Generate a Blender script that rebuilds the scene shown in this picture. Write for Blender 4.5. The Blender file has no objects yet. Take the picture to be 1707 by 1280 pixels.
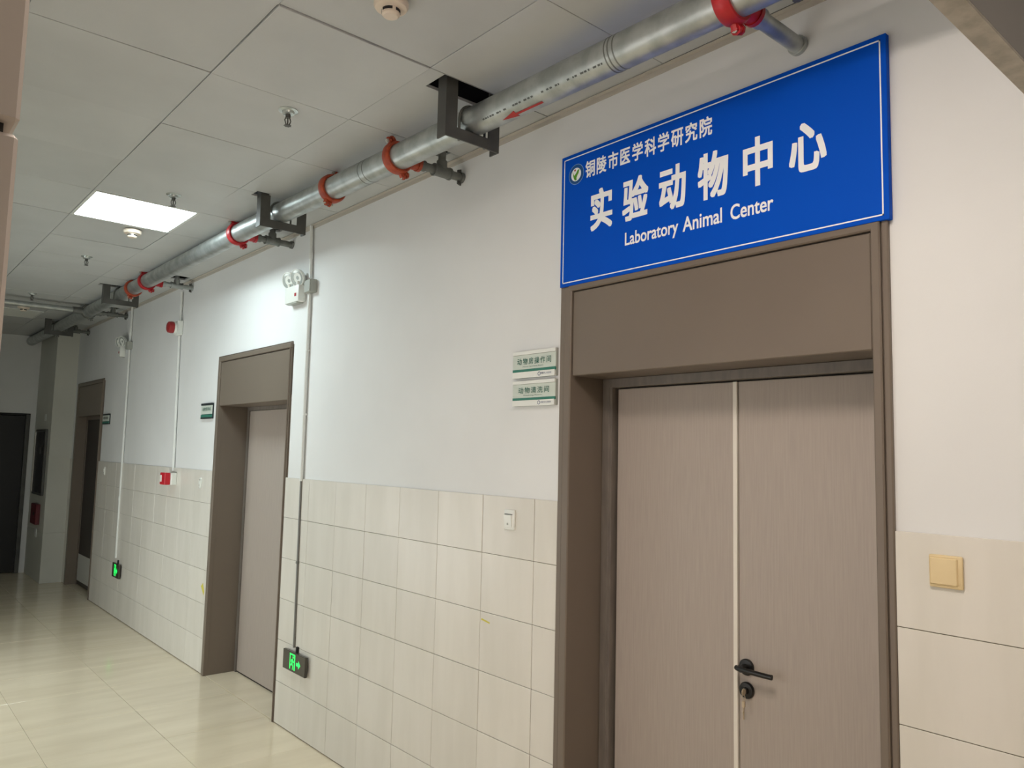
import bpy, bmesh, math, random
from mathutils import Vector, Matrix
random.seed(7)
PI = math.pi
scene = bpy.context.scene
COL = scene.collection

# ------------------------------------------------------------------ camera
D = 2.1525          # right wall plane (x), camera stands at x = 0, y = 0
EYE = 1.684
CEIL = 3.099
FPX = 1285.585
YAW, PITCH, ROLL = 0.710864690, 0.0907626398, 0.0232501779
cy_, sy_, cp_, sp_ = math.cos(YAW), math.sin(YAW), math.cos(PITCH), math.sin(PITCH)
fw = Vector((sy_ * cp_, cy_ * cp_, sp_))
r0 = Vector((cy_, -sy_, 0.0))
u0 = r0.cross(fw)
c_, s_ = math.cos(ROLL), math.sin(ROLL)
rt = c_ * r0 + s_ * u0
up = -s_ * r0 + c_ * u0
cam_data = bpy.data.cameras.new('camera')
cam = bpy.data.objects.new('camera', cam_data)
COL.objects.link(cam)
cam.matrix_world = Matrix(((rt.x, up.x, -fw.x, 0.0), (rt.y, up.y, -fw.y, 0.0), (rt.z, up.z, -fw.z, EYE), (0, 0, 0, 1)))
cam_data.sensor_fit = 'HORIZONTAL'
cam_data.sensor_width = 36.0
cam_data.lens = FPX / 1707.0 * 36.0
cam_data.clip_start = 0.02
scene.camera = cam

# ------------------------------------------------------------------ world, exposure, daylight
world = bpy.data.worlds.new('world')
scene.world = world
world.use_nodes = True
bgn = world.node_tree.nodes['Background']
bgn.inputs[0].default_value = (0.85, 0.9, 1.0, 1)
bgn.inputs[1].default_value = 0.02
vs = scene.view_settings
vs.view_transform = 'Standard'
vs.look = 'None'
vs.gamma = 1.0
vs.use_curve_mapping = False
vs.exposure = 0.0

LX = -0.25                          # left wall plane
WINS = [(1.95, 3.20, 0.60, 2.05, 16.0, (1.0, 0.965, 0.93)),      # windows in the left wall: y0, y1, z0, z1, watts, colour
        (5.20, 7.60, 0.30, 1.50, 40.0, (0.95, 1.0, 0.99))]  # unseen window added to fill the far stretch of wall
PANEL_ON, PANEL_NEAR, PANEL_BACK = 26.5, 31.0, 18.0     # ceiling light diffusers
def area(name, loc, rot, sx, sy, power, color):
    l = bpy.data.lights.new(name, 'AREA')
    l.shape = 'RECTANGLE'
    l.size, l.size_y, l.energy, l.color = sx, sy, power, color
    o = bpy.data.objects.new(name, l)
    COL.objects.link(o)
    o.location, o.rotation_euler = loc, rot
    return o
# daylight through the left wall's openings, the second an added fill window (the lamps stand outside the openings)
for (wy0, wy1, wz0, wz1, pw, wc) in WINS:
    area('daylight', (LX - 0.22, (wy0 + wy1) / 2, (wz0 + wz1) / 2), (0, -PI / 2, 0), wz1 - wz0, wy1 - wy0, pw, wc)

# ------------------------------------------------------------------ colour and material helpers
def lin(c):
    r = []
    for v in c:
        v = v / 255.0
        r.append(v / 12.92 if v <= 0.04045 else ((v + 0.055) / 1.055) ** 2.4)
    return (r[0], r[1], r[2], 1.0)

def material(name, color, rough=0.5, metal=0.0, spec=0.5, var=0.0, vscale=(1, 1, 1), nscale=4.0, color2=None,
             bump=0.0, bscale=60.0, emit=None, estr=0.0, rand=0.0, rvar=0.0, detail=4.0):
    m = bpy.data.materials.new(name)
    m.use_nodes = True
    nt = m.node_tree
    b = nt.nodes['Principled BSDF']
    c1 = lin(color)
    b.inputs['Base Color'].default_value = c1
    b.inputs['Roughness'].default_value = rough
    b.inputs['Metallic'].default_value = metal
    b.inputs['Specular IOR Level'].default_value = spec
    geo = nt.nodes.new('ShaderNodeNewGeometry')
    mp = nt.nodes.new('ShaderNodeMapping')
    mp.inputs['Scale'].default_value = vscale
    nt.links.new(geo.outputs['Position'], mp.inputs['Vector'])
    sock = None
    if color2 is not None:
        nz = nt.nodes.new('ShaderNodeTexNoise')
        nz.inputs['Scale'].default_value = nscale
        nz.inputs['Detail'].default_value = detail
        nt.links.new(mp.outputs[0], nz.inputs['Vector'])
        rmp = nt.nodes.new('ShaderNodeValToRGB')
        rmp.color_ramp.elements[0].position = 0.35
        rmp.color_ramp.elements[1].position = 0.65
        rmp.color_ramp.elements[0].color = c1
        rmp.color_ramp.elements[1].color = lin(color2)
        nt.links.new(nz.outputs['Fac'], rmp.inputs['Fac'])
        sock = rmp.outputs['Color']
        if rvar:
            ma = nt.nodes.new('ShaderNodeMapRange')
            ma.inputs['To Min'].default_value = max(0.02, rough - rvar)
            ma.inputs['To Max'].default_value = rough + rvar
            nt.links.new(nz.outputs['Fac'], ma.inputs['Value'])
            nt.links.new(ma.outputs[0], b.inputs['Roughness'])
    if rand:
        oi = nt.nodes.new('ShaderNodeObjectInfo')
        mr = nt.nodes.new('ShaderNodeMapRange')
        mr.inputs['To Min'].default_value = 1.0 - rand
        mr.inputs['To Max'].default_value = 1.0 + rand
        nt.links.new(oi.outputs['Random'], mr.inputs['Value'])
        hs = nt.nodes.new('ShaderNodeHueSaturation')
        if sock:
            nt.links.new(sock, hs.inputs['Color'])
        else:
            hs.inputs['Color'].default_value = c1
        nt.links.new(mr.outputs[0], hs.inputs['Value'])
        sock = hs.outputs['Color']
    if sock:
        nt.links.new(sock, b.inputs['Base Color'])
    if bump:
        n2 = nt.nodes.new('ShaderNodeTexNoise')
        n2.inputs['Scale'].default_value = bscale
        n2.inputs['Detail'].default_value = 3.0
        nt.links.new(mp.outputs[0], n2.inputs['Vector'])
        bp = nt.nodes.new('ShaderNodeBump')
        bp.inputs['Strength'].default_value = bump
        bp.inputs['Distance'].default_value = 0.004
        nt.links.new(n2.outputs['Fac'], bp.inputs['Height'])
        nt.links.new(bp.outputs[0], b.inputs['Normal'])
    if emit is not None:
        b.inputs['Emission Color'].default_value = lin(emit)
        b.inputs['Emission Strength'].default_value = estr
    return m

M = {}
M['paint'] = material('wall_paint', (228, 229, 228), 0.75, spec=0.25, color2=(222, 223, 222), nscale=1.3, bump=0.03, bscale=120)
M['tile'] = material('wall_tile_glaze', (222, 218, 209), 0.33, spec=0.4, color2=(215, 211, 201), vscale=(3, 3, 0.6), nscale=3.0, rand=0.025, bump=0.02, bscale=4)
M['grout'] = material('tile_grout', (132, 124, 110), 0.9)
M['floor_tile'] = material('polished_floor_tile', (236, 224, 198), 0.11, spec=0.5, color2=(226, 213, 186), vscale=(0.6, 3, 1), nscale=2.2, rand=0.02, rvar=0.05)
M['floor_grout'] = material('floor_grout', (128, 118, 100), 0.8)
M['panel'] = material('ceiling_panel', (193, 195, 193), 0.40, spec=0.4, color2=(186, 188, 186), nscale=2.5, rand=0.035, bump=0.10, bscale=130)
M['slab'] = material('plenum_shade_black', (26, 25, 25), 0.95, color2=(20, 19, 19), nscale=5)  # near black puts the darkness above the panels into the colour
M['angle'] = material('wall_angle_paint', (190, 184, 174), 0.5)
M['brown'] = material('taupe_door_metal', (120, 109, 97), 0.42, spec=0.4, color2=(115, 104, 93), nscale=1.5)
M['leaf'] = material('door_laminate', (172, 161, 151), 0.45, spec=0.35, color2=(166, 155, 146), vscale=(30, 30, 1.2), nscale=6, detail=8)
M['frame'] = material('grey_door_frame', (122, 114, 106), 0.4, color2=(110, 103, 96), vscale=(2, 2, 0.4), nscale=20)
M['seal'] = material('dark_door_gap', (38, 34, 30), 0.8)
M['strip'] = material('pale_edge_strip', (226, 220, 208), 0.4)
M['galv'] = material('galvanised_steel', (190, 194, 192), 0.40, metal=0.8, color2=(164, 169, 167), vscale=(1, 1, 1), nscale=14, rvar=0.08)
M['galv_dark'] = material('weathered_galvanised_steel', (128, 130, 126), 0.5, metal=0.55, color2=(112, 114, 110), nscale=20)
M['steel'] = material('grey_painted_steel', (92, 92, 88), 0.5, metal=0.25, color2=(80, 80, 77), nscale=10)
M['red'] = material('red_painted_iron', (178, 26, 34), 0.38, color2=(160, 20, 28), nscale=30)
M['orange'] = material('orange_primer_iron', (176, 74, 40), 0.5, color2=(150, 56, 30), nscale=40)
M['bolt'] = material('zinc_bolt', (200, 198, 190), 0.3, metal=0.8)
M['key'] = material('brass_key', (188, 172, 146), 0.35, metal=0.2)
M['black'] = material('black_lever_finish', (16, 15, 14), 0.3)
M['blackm'] = material('matt_black', (22, 21, 20), 0.7)
M['blue'] = material('blue_sign_vinyl', (0, 80, 196), 0.6, spec=0.1)
M['white'] = material('white_vinyl', (246, 248, 250), 0.5, spec=0.2)
M['plastic'] = material('white_plastic', (232, 234, 228), 0.35)
M['ivory'] = material('ivory_plastic', (226, 205, 160), 0.4, color2=(218, 196, 150), nscale=10)
M['conduit'] = material('white_conduit_plastic', (228, 230, 226), 0.45)
M['conduit_grey'] = material('grey_conduit_metal', (120, 120, 116), 0.4, metal=0.3)
M['box_grey'] = material('grey_box_plastic', (165, 168, 160), 0.45)
M['cream'] = material('aged_cream_plastic', (222, 208, 190), 0.45)
M['panel_on'] = material('lit_diffuser', (255, 255, 255), 0.5, emit=(230, 247, 250), estr=PANEL_ON)
M['panel_back'] = material('back_fill_diffuser', (255, 255, 255), 0.5, emit=(255, 238, 226), estr=PANEL_BACK)
M['panel_near'] = material('lit_near_diffuser', (255, 255, 255), 0.5, emit=(255, 240, 228), estr=PANEL_NEAR)
M['panel_off'] = material('unlit_diffuser', (232, 234, 226), 0.45)
M['alu'] = material('white_aluminium_frame', (214, 216, 212), 0.35)
M['exit'] = material('exit_sign_glass', (70, 66, 58), 0.25, spec=0.5)
M['green'] = material('exit_green_glow', (30, 220, 90), 0.5, emit=(40, 255, 105), estr=1.1)
M['lens'] = material('lamp_reflector', (205, 212, 208), 0.18, metal=0.6)
M['plate'] = material('plate_face', (204, 212, 202), 0.35)
M['plate_green'] = material('plate_green_band', (52, 122, 104), 0.45)
M['plate_text'] = material('plate_text_green', (38, 100, 84), 0.5)
M['plate_dark'] = material('plate_dark_edge', (36, 44, 46), 0.5)
M['text_navy'] = material('navy_print', (52, 70, 120), 0.5)
M['logo_green'] = material('emblem_green', (84, 150, 30), 0.5)
M['logo_rim'] = material('emblem_rim_blue', (120, 160, 215), 0.5)
M['logo_dark'] = material('emblem_ring_blue', (16, 78, 140), 0.5)
M['board_edge'] = material('raw_board_edge', (190, 184, 174), 0.85, color2=(168, 162, 152), nscale=30, bump=0.3, bscale=80)
M['board'] = material('grey_partition_board', (150, 147, 144), 0.7)
M['jamb'] = material('jamb_cladding', (190, 180, 170), 0.5, color2=(184, 174, 164), nscale=3)
M['pillar'] = material('pillar_paint', (206, 206, 196), 0.6, color2=(200, 200, 190), nscale=2)
M['dark_glass'] = material('dark_cabinet_glass', (26, 26, 26), 0.12)
M['door_black'] = material('black_door_leaf', (14, 14, 14), 0.5)
M['redbox_dull'] = material('dark_red_box', (96, 26, 34), 0.5)  # one even dark red for the fire box
M['red_dome'] = material('dark_red_dome', (150, 34, 38), 0.35)
M['redbox'] = material('red_plastic', (196, 28, 44), 0.35)
M['arrow'] = material('red_paint_mark', (176, 50, 46), 0.6)
M['stencil'] = material('black_stencil_ink', (88, 92, 90), 0.7)
M['yellow'] = material('yellow_crayon', (206, 196, 84), 0.7)
M['kick'] = material('pale_kick_plate', (196, 196, 190), 0.4)
M['glass'] = material('window_glass', (240, 245, 245), 0.05)
gb = M['glass'].node_tree.nodes['Principled BSDF']
gb.inputs['Transmission Weight'].default_value = 1.0
gb.inputs['IOR'].default_value = 1.05

def PJ(y0, y1, z0, z1, d):
    """outline measured on the wall plane, moved to a face standing d in front of the wall"""
    k = (D - d) / D
    return (y0, y1 * k, z0 if z0 > EYE else EYE + (z0 - EYE) * k, EYE + (z1 - EYE) * k if z1 > EYE else z1)

# ------------------------------------------------------------------ mesh builder
class MB:
    def __init__(self):
        self.bm = bmesh.new()
    def _bev(self, verts, bev, seg=1):
        if bev > 0:
            vs_ = set(verts)
            es = [e for e in self.bm.edges if e.verts[0] in vs_ and e.verts[1] in vs_]
            bmesh.ops.bevel(self.bm, geom=es, offset=bev, segments=seg, affect='EDGES', profile=0.5)
    def box(self, x0, x1, y0, y1, z0, z1, bev=0.0, seg=1):
        r = bmesh.ops.create_cube(self.bm, size=1.0)
        for v in r['verts']:
            v.co = Vector(((x0 + x1) / 2 + v.co.x * (x1 - x0), (y0 + y1) / 2 + v.co.y * (y1 - y0), (z0 + z1) / 2 + v.co.z * (z1 - z0)))
        self._bev(r['verts'], bev, seg)
        return self
    def cyl(self, a, b, r1, r2=None, n=16, caps=True, smooth=True):
        a, b = Vector(a), Vector(b)
        d = b - a
        r2 = r1 if r2 is None else r2
        q = d.to_track_quat('Z', 'Y').to_matrix().to_4x4()
        mtx = Matrix.Translation((a + b) / 2) @ q
        r = bmesh.ops.create_cone(self.bm, cap_ends=caps, cap_tris=False, segments=n, radius1=r1, radius2=r2, depth=d.length, matrix=mtx)
        return self
    def tube(self, pts, r, n=10):
        pts = [Vector(p) for p in pts]
        rings = []
        prev = None
        for i, p in enumerate(pts):
            if i == 0: t = pts[1] - pts[0]
            elif i == len(pts) - 1: t = pts[-1] - pts[-2]
            else: t = (pts[i + 1] - p).normalized() + (p - pts[i - 1]).normalized()
            t.normalize()
            if prev is None:
                a = Vector((0, 0, 1)) if abs(t.z) < 0.9 else Vector((1, 0, 0))
                nrm = t.cross(a).normalized()
            else:
                nrm = (prev - t * prev.dot(t)).normalized()
            prev = nrm
            bi = t.cross(nrm)
            rings.append([self.bm.verts.new(p + (nrm * math.cos(2 * PI * k / n) + bi * math.sin(2 * PI * k / n)) * r) for k in range(n)])
        for i in range(len(rings) - 1):
            for k in range(n):
                self.bm.faces.new((rings[i][k], rings[i][(k + 1) % n], rings[i + 1][(k + 1) % n], rings[i + 1][k]))
        self.bm.faces.new(list(reversed(rings[0])))
        self.bm.faces.new(rings[-1])
        return self
    def lathe(self, origin, axis, prof, n=24):
        """prof: list of (radius, height along axis)."""
        o = Vector(origin)
        q = Vector(axis).to_track_quat('Z', 'Y')
        rings = []
        for (r, h) in prof:
            if r < 1e-6:
                rings.append([self.bm.verts.new(o + q @ Vector((0, 0, h)))])
            else:
                rings.append([self.bm.verts.new(o + q @ Vector((r * math.cos(2 * PI * k / n), r * math.sin(2 * PI * k / n), h))) for k in range(n)])
        for i in range(len(rings) - 1):
            A, B = rings[i], rings[i + 1]
            for k in range(n):
                k2 = (k + 1) % n
                if len(A) == 1 and len(B) == 1: continue
                if len(A) == 1: self.bm.faces.new((A[0], B[k2], B[k]))
                elif len(B) == 1: self.bm.faces.new((A[k], A[k2], B[0]))
                else: self.bm.faces.new((A[k], A[k2], B[k2], B[k]))
        return self
    def prism(self, pts, off):
        """polygon pts (3D, planar) extruded by vector off."""
        off = Vector(off)
        a = [self.bm.verts.new(Vector(p)) for p in pts]
        b = [self.bm.verts.new(Vector(p) + off) for p in pts]
        n = len(a)
        self.bm.faces.new(a)
        self.bm.faces.new(list(reversed(b)))
        for i in range(n):
            self.bm.faces.new((a[i], b[i], b[(i + 1) % n], a[(i + 1) % n]))
        return self
    def mesh(self, name, mat, off=(0, 0, 0), smooth=35):
        bm = self.bm
        bmesh.ops.recalc_face_normals(bm, faces=bm.faces)
        o = Vector(off)
        for v in bm.verts: v.co -= o
        lim = math.radians(smooth)
        for f in bm.faces: f.smooth = True
        for e in bm.edges:
            e.smooth = len(e.link_faces) == 2 and e.calc_face_angle(0.0) < lim
        me = bpy.data.meshes.new(name)
        bm.to_mesh(me)
        bm.free()
        me.materials.append(mat)
        return me

def wpos(o):
    p = Vector(o.location)
    while o.parent:
        o = o.parent
        p += Vector(o.location)
    return p

def build(name, mb, mat, parent=None, label=None, center=False, loc=None):
    """one mesh object; vertices arrive in room coordinates; loc is the object's origin in room coordinates"""
    base = wpos(parent) if parent else Vector((0, 0, 0))
    org = Vector(loc) if loc is not None else base
    me = mb.mesh(name, mat, org)
    o = bpy.data.objects.new(name, me)
    COL.objects.link(o)
    o.location = org - base
    if parent: o.parent = parent
    if label: o['label'] = label
    return o

def place(name, me, loc, parent=None):
    o = bpy.data.objects.new(name, me)
    COL.objects.link(o)
    o.location = Vector(loc) - (wpos(parent) if parent else Vector((0, 0, 0)))
    if parent: o.parent = parent
    return o

def thing(name, loc, label, cat, group=None):
    o = bpy.data.objects.new(name, None)
    COL.objects.link(o)
    o.empty_display_size = 0.05
    o.location = loc
    o['label'], o['category'] = label, cat
    if group: o['group'] = group
    return o

def structure(o, label, cat):
    o['kind'] = 'structure'
    o['label'], o['category'] = label, cat
    return o

def struct_empty(name, loc, label, cat):
    o = bpy.data.objects.new(name, None)
    COL.objects.link(o)
    o.location = loc
    return structure(o, label, cat)

# ------------------------------------------------------------------ room shell
Y0, Y1, ZT = -2.6, 11.9, 3.45       # back end, far end, slab underside
RD = D + 0.30                       # back of the right wall
DOORS = [(0.92, 2.17, 2.36), (4.66, 5.93, 2.36), (9.42, 10.68, 2.40)]

mb = MB()
mb.box(LX - 0.2, RD + 0.1, Y0 - 0.2, Y1 + 2.2, -0.15, -0.004)
floor = structure(build('floor', mb, M['floor_grout']), 'polished cream tiled corridor floor', 'floor')
xs_f = [LX, 0.33, 0.934, 1.54, D]
ftiles = {}
k0 = -12
ys_f = [4.19 + 0.605 * k for k in range(-12, 17)]
for j in range(len(ys_f) - 1):
    a, b = max(ys_f[j], Y0), min(ys_f[j + 1], Y1 + 2.0)
    if b - a < 0.05: continue
    for i in range(4):
        x0, x1 = xs_f[i], xs_f[i + 1]
        key = (round(x1 - x0, 3), round(b - a, 3))
        if key not in ftiles:
            w, h = key[0] / 2 - 0.0009, key[1] / 2 - 0.0009
            ftiles[key] = MB().box(-w, w, -h, h, -0.009, 0.0, bev=0.001).mesh('tile', M['floor_tile'])
        t = place('tile', ftiles[key], ((x0 + x1) / 2, (a + b) / 2, random.uniform(-0.0006, 0.0)), floor)

# floor stones inside the door recesses
for k, (ya, yb) in enumerate([(0.955, 2.130), (4.672, 5.897), (9.395, 10.615)]):
    build('threshold_stone', MB().box(D + 0.002, D + 0.295, ya, yb, -0.006, 0.002, bev=0.001), M['floor_tile'], floor)

# right wall with three door openings
mb = MB()
ya = Y0
for (a, b, t) in DOORS:
    mb.box(D, RD, ya, a, -0.15, ZT)
    mb.box(D, RD, a, b, t, ZT)
    ya = b
mb.box(D, RD, ya, Y1 + 2.2, -0.15, ZT)
mb.box(RD, RD + 0.08, Y0, Y1 + 2.2, -0.15, ZT)
wall_right = structure(build('wall_right', mb, M['paint']), 'white painted wall on the right above cream tiles', 'wall')

# wall tiles: 6 rows of 250 mm, 334 mm wide; grout bed behind
TW, TH, TT = 0.3345, 0.25, 0.009
def tile_run(y_lo, y_hi, first_joint):
    bed = MB().box(D - 0.0055, D + 0.001, y_lo, y_hi, 0.0, 1.503)
    build('grout_bed', bed, M['grout'], wall_right)
    js = [y_lo]
    j = first_joint
    while j < y_hi - 0.03:
        if j > y_lo + 0.03: js.append(j)
        j += TW
    js.append(y_hi)
    for q in range(len(js) - 1):
        a, b = js[q], js[q + 1]
        for r in range(6):
            z0 = 0.005 + r * TH
            key = round(b - a, 3)
            if key not in wtiles:
                h = key / 2 - 0.0011
                wtiles[key] = MB().box(-TT, 0, -h, h, -TH / 2 + 0.0011, TH / 2 - 0.0011, bev=0.0012).mesh('tile', M['tile'])
            o = place('tile', wtiles[key], (D - random.uniform(0.0, 0.0012), (a + b) / 2, z0 + TH / 2), wall_right)
wtiles = {}
tile_run(-0.44, 0.908, 0.574 - 3 * TW)
tile_run(2.198, 4.672, 2.331)
tile_run(5.959, 9.45, 2.331 + TW * 11)
tile_run(10.71, 10.85, 10.5)

# crayon marks on two tiles
build('crayon_mark', MB().prism([(D - 0.0112, 2.652, 0.977), (D - 0.0112, 2.596, 0.968), (D - 0.0112, 2.598, 0.962), (D - 0.0112, 2.655, 0.970)], (0.0002, 0, 0)), M['yellow'], wall_right)
build('crayon_mark', MB().prism([(D - 0.0112, 6.02, 0.66), (D - 0.0112, 5.985, 0.60), (D - 0.0112, 5.995, 0.57), (D - 0.0112, 6.06, 0.63)], (0.0002, 0, 0)), M['yellow'], wall_right)

# left wall with its window and the added fill window
mb = MB()
ya = Y0
for w in WINS:
    mb.box(LX - 0.2, LX, ya, w[0], -0.15, ZT)
    mb.box(LX - 0.2, LX, w[0], w[1], -0.15, w[2])
    mb.box(LX - 0.2, LX, w[0], w[1], w[3], ZT)
    ya = w[1]
mb.box(LX - 0.2, LX, ya, Y1 + 2.2, -0.15, ZT)
structure(build('wall_left', mb, M['paint']), 'white painted wall opposite the doors, outside the view', 'wall')
for k, w in enumerate(WINS):
    w1 = struct_empty('window_%d' % (k + 1), (LX - 0.08, (w[0] + w[1]) / 2, w[2]), ('daylight window opposite the double door', 'unseen fill window added to light the far wall')[k], 'window')
    n = (2, 4)[k]
    for q in range(n + 1):
        a = w[0] + (w[1] - w[0] - 0.045) * q / n
        build('window_bar', MB().box(LX - 0.11, LX - 0.05, a, a + 0.045, w[2], w[3], bev=0.004), M['alu'], w1)
    for a in (w[2], w[3] - 0.045):
        build('window_rail', MB().box(LX - 0.108, LX - 0.052, w[0], w[1], a, a + 0.045, bev=0.004), M['alu'], w1)

# end walls
structure(build('wall_back', MB().box(LX - 0.2, RD + 0.1, Y0 - 0.2, Y0, -0.15, ZT), M['paint']), 'wall closing the corridor behind the viewer', 'wall')
EDX0, EDX1, EDZ = 0.55, 1.80, 2.04
mb = MB()
mb.box(LX - 0.2, EDX0, Y1, Y1 + 0.2, -0.15, ZT)
mb.box(EDX1, RD + 0.1, Y1, Y1 + 0.2, -0.15, ZT)
mb.box(EDX0, EDX1, Y1, Y1 + 0.2, EDZ, ZT)
structure(build('wall_end', mb, M['paint']), 'shaded wall at the far end of the corridor', 'wall')
structure(build('wall_dark_room', MB().box(LX - 0.2, RD + 0.1, Y1 + 2.0, Y1 + 2.2, -0.15, ZT), M['blackm']), 'dark wall behind the end doorway', 'wall')

# ceiling: slab far above, panels hanging below it as parts
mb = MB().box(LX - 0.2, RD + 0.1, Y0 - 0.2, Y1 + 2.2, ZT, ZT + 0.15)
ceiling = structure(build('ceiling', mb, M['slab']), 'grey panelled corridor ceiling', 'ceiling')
xs_c = [LX, 0.345, 0.948, 1.537, D]
ys_c = [2.29 + 0.607 * k for k in range(-8, 16)]
ys_c = [y for y in ys_c if y > Y0] + [Y1]
ys_c = [Y0] + ys_c
LIT_Y, DIM_Y = None, None
HOLES = [(1.605, 1.90, 2.293, 2.42), (1.625, 1.70, 4.08, 4.17), (1.86, 1.945, 4.09, 4.15), (1.60, 1.90, 7.44, 7.53), (1.60, 1.90, 10.05, 10.14),
         (1.99, 2.075, 2.89, 2.97), (1.97, 2.06, 4.69, 4.77), (1.97, 2.10, 6.62, 6.76), (1.97, 2.06, 8.66, 8.76)]
def panel_boxes(x0, x1, y0, y1):
    rects = [(x0, x1, y0, y1)]
    for (hx0, hx1, hy0, hy1) in HOLES:
        nxt = []
        for (a, b, c, d) in rects:
            if hx0 >= b or hx1 <= a or hy0 >= d or hy1 <= c:
                nxt.append((a, b, c, d)); continue
            lo, hi = max(c, hy0), min(d, hy1)
            if hy0 > c: nxt.append((a, b, c, hy0))
            if hy1 < d: nxt.append((a, b, hy1, d))
            if hx0 > a: nxt.append((a, hx0, lo, hi))
            if hx1 < b: nxt.append((hx1, b, lo, hi))
        rects = nxt
    return rects
def near(v, arr): return min(range(len(arr)), key=lambda i: abs(arr[i] - v))
lit_j, dim_j, back_j, near_j = near(4.72, ys_c), near(9.57, ys_c), near(-1.96, ys_c), near(0.48, ys_c)
pmesh = {}
for j in range(len(ys_c) - 1):
    y0, y1 = ys_c[j], ys_c[j + 1]
    for i in range(4):
        x0, x1 = xs_c[i], xs_c[i + 1]
        if (i == 2 and j in (lit_j, dim_j, back_j)) or (i == 1 and j == near_j): continue
        if i == 3:
            x1 -= 0.004
            if y1 < 1.9: x1 -= 0.016
        g = 0.0016
        rr = panel_boxes(x0 + g, x1 - g, y0 + g, y1 - g)
        cx, cyy = (x0 + x1) / 2, (y0 + y1) / 2
        if len(rr) == 1:
            key = (round(x1 - x0, 3), round(y1 - y0, 3))
            if key not in pmesh:
                w, h = key[0] / 2 - g, key[1] / 2 - g
                pmesh[key] = MB().box(-w, w, -h, h, 0, 0.012, bev=0.0012).mesh('panel', M['panel'])
            o = place('panel', pmesh[key], (cx, cyy, CEIL), ceiling)
        else:
            mb = MB()
            for (a, b, c, d) in rr: mb.box(a, b, c, d, CEIL, CEIL + 0.012)
            o = build('panel', mb, M['panel'], ceiling, loc=(cx, cyy, CEIL))
        if i < 3 and len(rr) == 1:
            o.location.z += random.uniform(-0.0015, 0.003)
            o.rotation_euler = (random.gauss(0, 0.0035), random.gauss(0, 0.0035), random.gauss(0, 0.001))
        else:
            o.location.z += random.uniform(0, 0.002)
            o.rotation_euler = (random.gauss(0, 0.0015), random.gauss(0, 0.001), 0)
# steel tees above the joints so that the joints read dark
mb = MB()
for x in xs_c[1:4]: mb.box(x - 0.012, x + 0.012, Y0, Y1, CEIL + 0.0185, CEIL + 0.03)
for y in ys_c[1:-1]:
    mb.box(LX, 1.59, y - 0.012, y + 0.012, CEIL + 0.0187, CEIL + 0.029)
build('ceiling_grid', mb, M['steel'], ceiling)
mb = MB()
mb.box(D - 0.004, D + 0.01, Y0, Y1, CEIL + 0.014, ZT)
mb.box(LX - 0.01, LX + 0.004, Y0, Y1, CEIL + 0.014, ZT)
build('plenum_shade_lining', mb, M['slab'], ceiling)  # dark sheets added so the ceiling holes look black
mb = MB()
mb.box(D - 0.022, D, Y0, Y1, CEIL - 0.004, CEIL - 0.001)
mb.box(D - 0.003, D, Y0, Y1, CEIL - 0.022, CEIL - 0.001)
structure(build('trim_1', mb, M['angle']), 'thin pale wall angle where ceiling meets the right wall', 'trim')

# board header and jamb just ahead of the viewer
hd = struct_empty('trim_2', (1.2, 0.458, 2.45), 'grey board header across the corridor at upper right', 'trim')
build('board', MB().box(0.05, D, 0.436, 0.478, 2.453, CEIL), M['board'], hd)
build('edge_strip', MB().box(0.05, D, 0.4365, 0.4775, 2.447, 2.454), M['board_edge'], hd)
jb = struct_empty('trim_3', (-0.1, 0.458, 0.0), 'clad jamb at the left edge of the view', 'trim')
JX = 0.0535
build('cladding', MB().box(LX, JX, 0.436, 0.480, 0.0, 1.834, bev=0.002), M['jamb'], jb)
build('cladding', MB().box(LX, JX, 0.436, 0.480, 1.840, CEIL, bev=0.002), M['jamb'], jb)
build('backing', MB().box(LX, JX - 0.006, 0.442, 0.474, 0.0, CEIL), M['seal'], jb)

# pillar near the far end
pl = struct_empty('wall_pillar', (2.03, 11.3, 0), 'grey pillar standing out from the right wall at the far end', 'pillar')
PX = 1.91
build('shaft', MB().box(PX + 0.006, D, 10.856, Y1, 0.0, ZT), M['pillar'], pl)
for a, b in ((0.0, 0.598), (0.602, 1.505)):
    build('tile', MB().box(PX, D, 10.85, 10.858, a, b, bev=0.002), M['pillar'], pl)
    build('tile', MB().box(PX, PX + 0.008, 10.858, Y1, a, b, bev=0.002), M['pillar'], pl)
build('facing', MB().box(PX, D, 10.85, 10.858, 1.507, CEIL), M['pillar'], pl)
build('facing', MB().box(PX, PX + 0.008, 10.858, Y1, 1.507, CEIL), M['pillar'], pl)

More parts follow.
